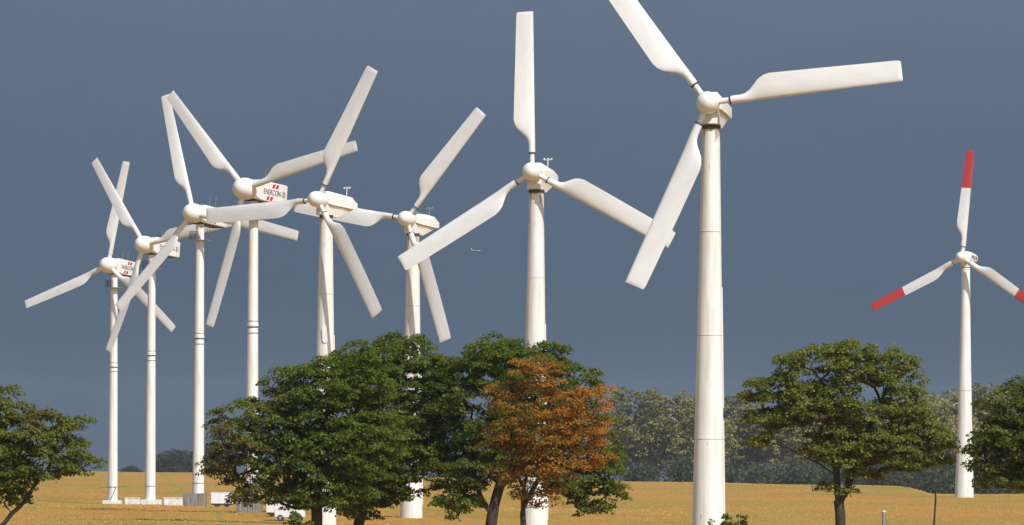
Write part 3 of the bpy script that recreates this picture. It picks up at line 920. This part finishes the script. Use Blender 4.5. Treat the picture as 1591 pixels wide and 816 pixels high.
# big green tree, left
tree('maple_tree', 'big dark green tree with brownish left side, its trunk left of centre', D0,
     [(500, 620, 85, 62), (430, 650, 62, 55), (545, 600, 60, 55, 0.6), (470, 715, 80, 58), (545, 690, 80, 75), (378, 690, 55, 48), (348, 735, 36, 34), (395, 762, 40, 24), (425, 618, 34, 28),
      (352, 655, 28, 22), (354, 770, 22, 15), (382, 784, 22, 12), (520, 765, 60, 38), (455, 765, 50, 30), (560, 562, 42, 26), (440, 785, 34, 16), (412, 783, 22, 14), (475, 792, 30, 14), (520, 720, 70, 60), (470, 660, 60, 50)],
     [[(492, 816), (492, 770), (500, 730), (515, 690), (525, 640)], [(492, 775), (470, 745), (440, 715), (415, 690)], [(500, 735), (475, 700), (462, 650)], [(440, 715), (400, 728), (365, 740)]],
     M_leaf, tint=green_tint(np.random.default_rng(3), 0.30, 0.09, brown_px((492, 816), D0, [(355, 680, 48, 0.62), (345, 740, 42, 0.62), (425, 612, 28, 0.45), (385, 770, 40, 0.5)])), seed=11, n_leaf=46)
# its neighbour, forming the top of the dome
tree('maple_tree', 'big green tree with the highest rounded dome, right beside the trunk left of centre', D0 + 7,
     [(610, 585, 75, 60), (625, 548, 48, 28), (560, 600, 60, 55), (655, 610, 48, 62), (620, 665, 85, 75), (590, 735, 75, 58), (658, 700, 52, 50), (560, 780, 55, 32), (668, 755, 26, 22), (690, 640, 32, 50)],
     [[(557, 816), (565, 780), (590, 735), (600, 690), (605, 630)], [(565, 782), (548, 740), (552, 690)], [(590, 735), (630, 700), (655, 660)]],
     M_leaf, tint=green_tint(np.random.default_rng(4), 0.29, 0.09), seed=12, n_leaf=46)
# green tree behind the orange one
tree('maple_tree', 'big green tree behind the rusty orange tree, its dark trunk leaning right', D0 + 6,
     [(770, 570, 72, 42), (735, 590, 52, 50), (845, 570, 55, 36), (890, 605, 42, 42), (720, 650, 58, 65), (800, 640, 80, 75), (900, 680, 55, 62), (935, 720, 36, 48), (715, 730, 48, 52), (790, 715, 60, 45), (905, 755, 55, 38),
      (945, 765, 28, 28), (708, 785, 40, 24), (868, 720, 60, 50), (690, 590, 30, 36), (915, 790, 30, 14)],
     [[(763, 816), (768, 785), (778, 750), (795, 700), (805, 640)], [(765, 800), (748, 775), (738, 740), (728, 690)], [(780, 750), (830, 715), (870, 690), (895, 660)]],
     M_leaf, tint=green_tint(np.random.default_rng(5), 0.30, 0.11), seed=13, n_leaf=46)
# rusty tree in front
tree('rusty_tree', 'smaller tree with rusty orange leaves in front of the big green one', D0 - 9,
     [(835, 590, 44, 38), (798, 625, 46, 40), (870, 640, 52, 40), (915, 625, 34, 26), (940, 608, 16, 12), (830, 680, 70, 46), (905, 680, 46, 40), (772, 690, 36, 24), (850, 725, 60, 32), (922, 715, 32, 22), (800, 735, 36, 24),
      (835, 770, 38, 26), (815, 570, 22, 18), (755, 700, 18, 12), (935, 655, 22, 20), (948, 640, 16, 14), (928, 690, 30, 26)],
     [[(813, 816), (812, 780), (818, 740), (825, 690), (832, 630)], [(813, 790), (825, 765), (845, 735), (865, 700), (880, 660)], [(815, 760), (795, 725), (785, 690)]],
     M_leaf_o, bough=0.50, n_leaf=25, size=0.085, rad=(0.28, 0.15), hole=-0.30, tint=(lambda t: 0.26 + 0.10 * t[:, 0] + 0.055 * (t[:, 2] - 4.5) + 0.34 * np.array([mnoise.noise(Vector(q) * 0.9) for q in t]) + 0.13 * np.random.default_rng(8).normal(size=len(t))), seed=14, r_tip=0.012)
# lone tree, right
tree('lone_tree', 'lone green tree with forked trunk standing right of the tallest turbine', D0,
     [(1245, 572, 46, 32), (1310, 562, 58, 30), (1385, 575, 42, 34), (1415, 610, 26, 28), (1192, 612, 44, 24), (1178, 650, 30, 24), (1262, 632, 64, 44), (1340, 630, 64, 48), (1410, 655, 44, 34), (1448, 690, 36, 28), (1375, 700, 66, 34),
      (1295, 695, 56, 36), (1222, 705, 40, 22), (1225, 655, 44, 30), (1450, 722, 30, 15), (1335, 735, 32, 14), (1405, 728, 34, 14), (1283, 765, 20, 13), (1310, 768, 10, 8), (1330, 700, 60, 40), (1290, 650, 50, 40), (1345, 595, 60, 30), (1195, 690, 34, 22), (1230, 600, 40, 30)],
     [[(1306, 816), (1303, 778), (1300, 745), (1296, 700), (1285, 640), (1275, 590)], [(1304, 780), (1318, 755), (1328, 725), (1345, 680), (1370, 630)], [(1300, 740), (1275, 722), (1240, 705)], [(1328, 725), (1370, 715), (1415, 705)]],
     M_leaf_y, bough=0.52, n_leaf=44, size=0.094, rad=(0.29, 0.19), hole=-0.34, tint=green_tint(np.random.default_rng(6), 0.47, 0.11), seed=15)
# cut by the left edge
tree('maple_tree', 'green tree with yellowish patches cut by the left edge of the picture', D0 - 6,
     [(-15, 640, 42, 42), (-40, 690, 70, 70), (45, 690, 62, 40), (110, 672, 40, 24), (65, 650, 26, 16), (40, 735, 62, 36), (105, 720, 44, 30), (140, 690, 18, 14), (20, 770, 40, 22), (-10, 600, 14, 18), (-60, 640, 55, 50), (88, 752, 26, 12), (20, 700, 70, 50), (75, 700, 50, 36), (0, 660, 50, 45), (60, 740, 50, 26), (5, 612, 22, 24)],
     [[(-28, 816), (-30, 780), (-28, 730), (-25, 690), (-20, 640)], [(-30, 840), (5, 815), (32, 786), (55, 752), (80, 720)], [(-28, 740), (10, 710), (45, 690)]],
     M_leaf, tint=green_tint(np.random.default_rng(7), 0.36, 0.10, brown_px((-28, 816), D0 - 6, [(35, 660, 42, 0.38), (100, 660, 40, 0.25), (70, 645, 30, 0.3)])), seed=16, n_leaf=46)
# cut by the right edge
tree('maple_tree', 'dense dark tree with yellow green tips cut by the right edge of the picture', D0 - 2,
     [(1575, 640, 42, 44), (1600, 610, 34, 28), (1550, 690, 38, 40), (1530, 725, 26, 30), (1585, 705, 60, 52), (1625, 660, 60, 70), (1565, 748, 40, 20), (1650, 720, 60, 50), (1535, 668, 22, 20), (1582, 612, 26, 22), (1560, 640, 36, 34), (1530, 705, 30, 34), (1575, 690, 60, 60), (1545, 745, 36, 20), (1590, 750, 50, 18)],
     [[(1632, 816), (1630, 770), (1625, 720), (1618, 660)], [(1630, 770), (1595, 735), (1565, 705)]],
     M_leaf_y, hole=-0.7, tint=green_tint(np.random.default_rng(9), 0.34, 0.16), seed=17, n_leaf=46)

def shrub(px, py_top, wpx, d, label, seed, material=M_leaf, stems=9, base=0.35):
    rng = np.random.default_rng(seed)
    b = at(px, py_top, d); g = gz(b.x, d); h = b.z - g; hw = wpx * d / FPX / 2
    root = empty('shrub', (b.x, d, g)); tag(root, label, 'shrub', 'shrubs at the roadside')
    mb = MB(); tips = []
    for k in range(stems):
        f = rng.uniform(-1, 1); dy = rng.uniform(-0.6, 0.6)
        top = np.array((f * hw, dy * hw, h * (1 - 0.35 * abs(f)) * rng.uniform(0.8, 1.02)))
        b0 = np.array((f * hw * 0.3, dy * hw * 0.3, -0.1))
        mid = (b0 + top) / 2 + rng.normal(size=3) * 0.06
        mb.tube([b0, mid, top], [0.025, 0.018, 0.008], 5)
        for q in range(6):
            u = rng.uniform(0.25, 1); p = b0 + (top - b0) * u + rng.normal(size=3) * (0.16 * (1.15 - u)); tips.append(p)
    link('stem', mb.mesh('stem', M_bark), root)
    tips = np.array(tips)
    P, Nn, S, ct = spray_leaves(tips, rng, 0.17, 0.13, 34, 0.10, green_tint(rng, base, 0.12), np.array([0, 0, 0.3]))
    link('foliage', leaf_mesh('foliage', P, Nn, S, ct, material, rng), root)
shrub(1122, 786, 52, 219, 'low green shrub in front of the foot of the tallest wind turbine', 41)
shrub(1149, 789, 34, 220, 'small thin shrub right of the tallest wind turbine, against the golden field', 42, M_leaf_y, 6)
shrub(452, 790, 70, 216, 'low leafy shrub left of the big green tree trunk at the bottom of the picture', 43)

# ------------------------------------------------------------------ post and dead stem
def post():
    d = 177.0; p = at(1373, 793.5, d); g = gz(p.x, d); h = p.z - g
    root = empty('fence_post', (p.x, d, g)); tag(root, 'grey metal post with pale cap right of the lone tree', 'post')
    link('shaft', MB().lathe([(0.05, -0.3), (0.05, h - 0.05)], 14).mesh('shaft', M_grey, 40), root)
    link('cap', MB().lathe([(0.06, h - 0.055), (0.066, h - 0.04), (0.066, h - 0.01), (0.05, h), (0.01, h + 0.004)], 14).mesh('cap', M_vanwhite, 40), root)
    link('brace', MB().tube([(0.04, 0, h - 0.12), (0.16, 0.05, h * 0.55), (0.30, 0.1, 0.0)], 0.014, 6).mesh('brace', M_grey), root)
post()
def dead_stem():
    d = 180.0; p = at(1451, 816, d); g = gz(p.x, d)
    root = empty('dead_sapling', (p.x, d, g)); tag(root, 'thin bare dark sapling stem near the tower of the red tipped turbine', 'sapling')
    q = [at(x, y, d) - Vector((p.x, d, g)) for x, y in ((1451, 816), (1452.5, 795), (1453.8, 775), (1453.2, 762), (1451.0, 752), (1449, 744))]
    link('stem', MB().tube([Vector((0, 0, -0.2))] + q, [0.036, 0.033, 0.030, 0.028, 0.022, 0.014, 0.006], 6).mesh('stem', M_bark, 60), root)
    link('twig', MB().tube([q[3], q[3] + Vector((-0.05, 0.02, 0.16))], [0.012, 0.004], 5).tube([q[4], q[4] + Vector((0.04, 0.0, 0.12))], [0.010, 0.003], 5).mesh('twig', M_bark), root)
dead_stem()

# ------------------------------------------------------------------ far wood
def far_variant(seed, material, hw=0.36, n=150, nl=46, size=0.030, low=False):
    """unit-height tree meshes (height 1) for the far wood"""
    rng = np.random.default_rng(seed)
    lobes = [(np.array((0, 0, 0.58)), np.array((hw * 0.80, hw * 0.80, 0.36)))]
    if low: lobes += [(np.array((0, 0, 0.2)), np.array((hw, hw, 0.25)))]
    for k in range(9):
        a = rng.uniform(0, 2 * math.pi); z = rng.uniform(0.16, 0.86); f = hw * 0.72 * math.sqrt(max(0.05, 1 - ((z - 0.52) / 0.46) ** 2))
        r = rng.uniform(0.10, 0.17)
        lobes.append((np.array((f * math.cos(a), f * math.sin(a), z)), np.array((r, r, r * 0.9))))
    boughs = crown_points(lobes, rng, 0.085, 3000, shell=0.3)
    boughs = boughs[np.array([mnoise.noise(Vector(q) * 4.5 + Vector((seed * 1.3, 0, 0))) for q in boughs]) > (-0.5 if low else -0.42)]
    tips = []
    for q in boughs:
        br = 0.085 * rng.uniform(0.5, 1.1)
        for k in range(6):
            a = rng.uniform(0, 2 * math.pi); e = math.sqrt(rng.uniform(0, 1))
            tips.append(q + np.array((br * e * math.cos(a), br * e * math.sin(a), 0.8 * br * math.sqrt(1 - e * e) - 0.3 * br * e)))
    tips = np.array(tips)
    tr = [[np.array((0, 0, -0.03)), np.array((0.0, 0, 0.12)), np.array((0.01, 0, 0.3)), np.array((0, 0.01, 0.55))], [np.array((0.0, 0, 0.12)), np.array((0.06, 0.02, 0.3)), np.array((0.12, 0.03, 0.45))], [np.array((0.0, 0, 0.15)), np.array((-0.08, -0.02, 0.32)), np.array((-0.13, -0.03, 0.5))]]
    NP, par, rw, bn = grow(tr, boughs, rng, 0.0016)
    wm = wood_mesh('trunk', NP, par, rw, M_bark, r_min=0.002)
    P, Nn, S, ct = spray_leaves(tips, rng, 0.036, 0.024, 12, 0.023, lambda t: 0.42 + 0.07 * (seed % 5) + 0.18 * rng.normal(size=len(t)), np.array((0, 0, 0.4)))
    return wm, leaf_mesh('crown', P, Nn, S, ct, material, rng)
VAR = [far_variant(100 + k, M_leaf_f, 0.36 + 0.05 * (k % 3)) for k in range(5)]
VARD = [far_variant(200 + k, M_leaf_d, 0.42, low=True) for k in range(2)]
def far_tree(px, py_top, d, label, var, wscale=1.0, group='trees of the far wood', name='wood_tree'):
    p = at(px, py_top, d); g = gz(p.x, d); h = p.z - g
    root = empty(name, (p.x, d, g), random.uniform(0, 6.28))
    tag(root, label, 'tree', group)
    for nm, me in zip(('trunk', 'crown'), var):
        o = link(nm, me, root); o.scale = (h * wscale, h * wscale, h)
    return root
far = [ # px, top row, distance, width factor, label
 (990, 606, 1600, 1.05, 'pale olive wood tree right of the orange tree, standing clear against the sky'),
 (1052, 604, 1610, 0.95, 'pale olive wood tree just left of the tallest turbine tower'),
 (1022, 628, 1650, 0.9, 'shaded wood tree in the gap between the two clear rounded wood trees'), (972, 640, 1620, 0.7, 'low wood tree close behind the right edge of the orange tree'), (1085, 615, 1640, 0.9, 'wood tree mostly hidden behind the tallest turbine tower'),
 (1132, 612, 1600, 0.95, 'pale olive wood tree just right of the tallest turbine tower'),
 (1172, 622, 1590, 0.95, 'wood tree standing just left of the lone forked tree'), (1215, 630, 1580, 0.95, None), (1110, 640, 1570, 0.8, None), (1262, 622, 1590, 1.0, None), (1310, 630, 1600, 1.0, None), (1360, 625, 1590, 1.0, None),
 (1408, 612, 1570, 0.95, None), (1452, 606, 1500, 0.9, 'wood tree above the right end of the lone forked tree crown'),
 (1476, 603, 1450, 0.8, 'grey green wood tree just left of the red tipped turbine tower'),
 (1522, 600, 1450, 0.85, 'grey green wood tree just right of the red tipped turbine tower'),
 (1560, 606, 1440, 0.9, 'wood tree behind the left side of the tree at the right edge'), (1605, 604, 1440, 0.9, None), (1650, 612, 1440, 0.9, None), (1500, 640, 1400, 0.8, None), (1430, 655, 1420, 0.75, None),
]
for k, (px, py, d, ws, lb) in enumerate(far):
    far_tree(px, py, d, lb or 'hazy grey green tree within the far wood behind the field', VAR[k % 5], ws)
# dark clumps on the left skyline
for k, (px, py, d, ws, lb) in enumerate([
    (268, 697, 2050, 1.5, 'dark distant tree just left of the third turbine tower'), (252, 704, 2060, 1.3, None), (288, 699, 2060, 1.4, None), (322, 686, 2050, 1.2, 'dark distant tree right of the third turbine tower'),
    (340, 692, 2050, 1.3, None), (205, 722, 2060, 1.7, 'low dark distant tree between the first and second turbine towers'), (193, 727, 2070, 1.6, None), (217, 729, 2060, 1.5, None)]):
    far_tree(px, py, d, lb or 'low dark distant tree on the left skyline of the field', VARD[k % 2], ws, 'dark trees on the left skyline', 'skyline_tree')

def undergrowth():
    rng = np.random.default_rng(77)
    Ps = []
    for px in np.linspace(978, 1680, 250):
        d = np.interp(px, [955, 1390, 1440, 1680], [1575, 1500, 1330, 1330]) + rng.uniform(-15, 30)
        nn = mnoise.noise((px * 0.035, 3.3, 0))
        if nn < -0.38: continue
        top = 722 - 24 * nn + rng.uniform(-8, 8)
        p = at(px, top, d); g = gz(p.x, d)
        h = p.z - g
        m = 110
        q = rng.normal(size=(m, 3)) * np.array((1.7, 2.0, 0.0)) + np.array((p.x, d, g))
        q[:, 2] += rng.uniform(0, 1, m) ** 0.8 * h
        Ps.append(q)
    P = np.concatenate(Ps); n = len(P)
    Nn = rng.normal(size=(n, 3)) * 0.6 + np.array((0, -0.4, 0.5))
    me = leaf_mesh('undergrowth', P, Nn, rng.uniform(0.5, 1.2, n), rng.uniform(0, 0.7, n), M_leaf_d, rng)
    tag(link('undergrowth', me), 'dark bushy undergrowth along the foot of the far wood', 'undergrowth', kind='stuff')
undergrowth()

def crop():
    # ears and tufts standing proud of the field, thinning with distance
    rng = np.random.default_rng(5)
    n = 60000
    d = 560 * (2000 / 560) ** rng.uniform(0, 1, n)
    t = rng.uniform(-0.096, 0.096, n)
    lim = np.interp(t, _ct, _cd) + 25
    ok = d < lim; d = d[ok]; t = t[ok]
    m = 14000
    t2 = rng.uniform(-0.096, 0.096, m); d2 = np.interp(t2, _ct, _cd) + rng.normal(size=m) * 18
    d = np.concatenate([d, d2]); t = np.concatenate([t, t2])
    x = t * d; n = len(d)
    P = np.stack([x, d, ground(x, d) + rng.uniform(0.0, 0.12, n)], 1)
    Nn = np.stack([rng.normal(size=n) * 0.35, -0.35 * np.ones(n), np.ones(n)], 1)
    big = np.array([mnoise.noise((a * 0.035, b * 0.007, 0)) for a, b in zip(x, d)])
    me = leaf_mesh('ripe_crop', P, Nn, rng.uniform(0.10, 0.26, n), 0.42 + 0.85 * big + 0.07 * rng.normal(size=n), M_crop, rng)
    tag(link('ripe_crop', me), 'golden ripe crop ears standing across the field', 'crop', kind='stuff')
crop()

# ------------------------------------------------------------------ haze over the fields
def haze():
    m = bpy.data.materials.new('haze'); m.use_nodes = True
    t = m.node_tree; t.nodes.clear()
    o = t.nodes.new('ShaderNodeOutputMaterial'); v = t.nodes.new('ShaderNodeVolumePrincipled')
    v.inputs['Color'].default_value = (0.84, 0.90, 1.0, 1); v.inputs['Density'].default_value = 0.00005
    v.inputs['Anisotropy'].default_value = 0.0
    t.links.new(v.outputs[0], o.inputs['Volume'])
    tag(link('haze', MB().box(-4700, 4700, -4700, 4700, -55, 62).mesh('haze', m)), kind='stuff')
haze()

# ------------------------------------------------------------------ aeroplane
def aeroplane():
    d = 7000.0; p = at(739.5, 389.5, d)
    root = empty('aeroplane', p); tag(root, 'tiny pale aeroplane in the dark sky right of the sixth turbine', 'aeroplane')
    L = 12.0
    link('fuselage', MB().lathe([(0.05, -6), (0.3, -5.4), (0.62, -3.5), (0.7, 0), (0.68, 3.2), (0.45, 5.2), (0.1, 6)], 14, 'X').mesh('fuselage', M_plane, 40), root)
    link('wing', MB().loft([[(-0.6, -7, 0.15), (0.6, -7, 0.2), (0.6, -7, 0.26), (-0.6, -7, 0.22)], [(-1.1, 0, -0.1), (1.2, 0, -0.05), (1.2, 0, 0.12), (-1.1, 0, 0.05)], [(-0.6, 7, 0.15), (0.6, 7, 0.2), (0.6, 7, 0.26), (-0.6, 7, 0.22)]]).mesh('wing', M_plane), root)
    link('tail_fin', MB().loft([[(-5.9, -0.1, 0.1), (-4.0, -0.1, 0.3), (-4.0, 0.1, 0.3), (-5.9, 0.1, 0.1)], [(-6.9, -0.05, 2.6), (-5.8, -0.05, 2.6), (-5.8, 0.05, 2.6), (-6.9, 0.05, 2.6)]]).mesh('tail_fin', M_plane), root)
    link('tailplane', MB().loft([[(-5.8, -2.4, 0.2), (-5.0, -2.4, 0.2), (-5.0, -2.4, 0.28), (-5.8, -2.4, 0.28)], [(-5.8, 2.4, 0.2), (-5.0, 2.4, 0.2), (-5.0, 2.4, 0.28), (-5.8, 2.4, 0.28)]]).mesh('tailplane', M_plane), root)
    root.rotation_euler = (0, R(4), 0)
aeroplane()

tri = sum(len(o.data.polygons) * 2 for o in SC.objects if o.type == 'MESH')
print('approx triangles', tri)
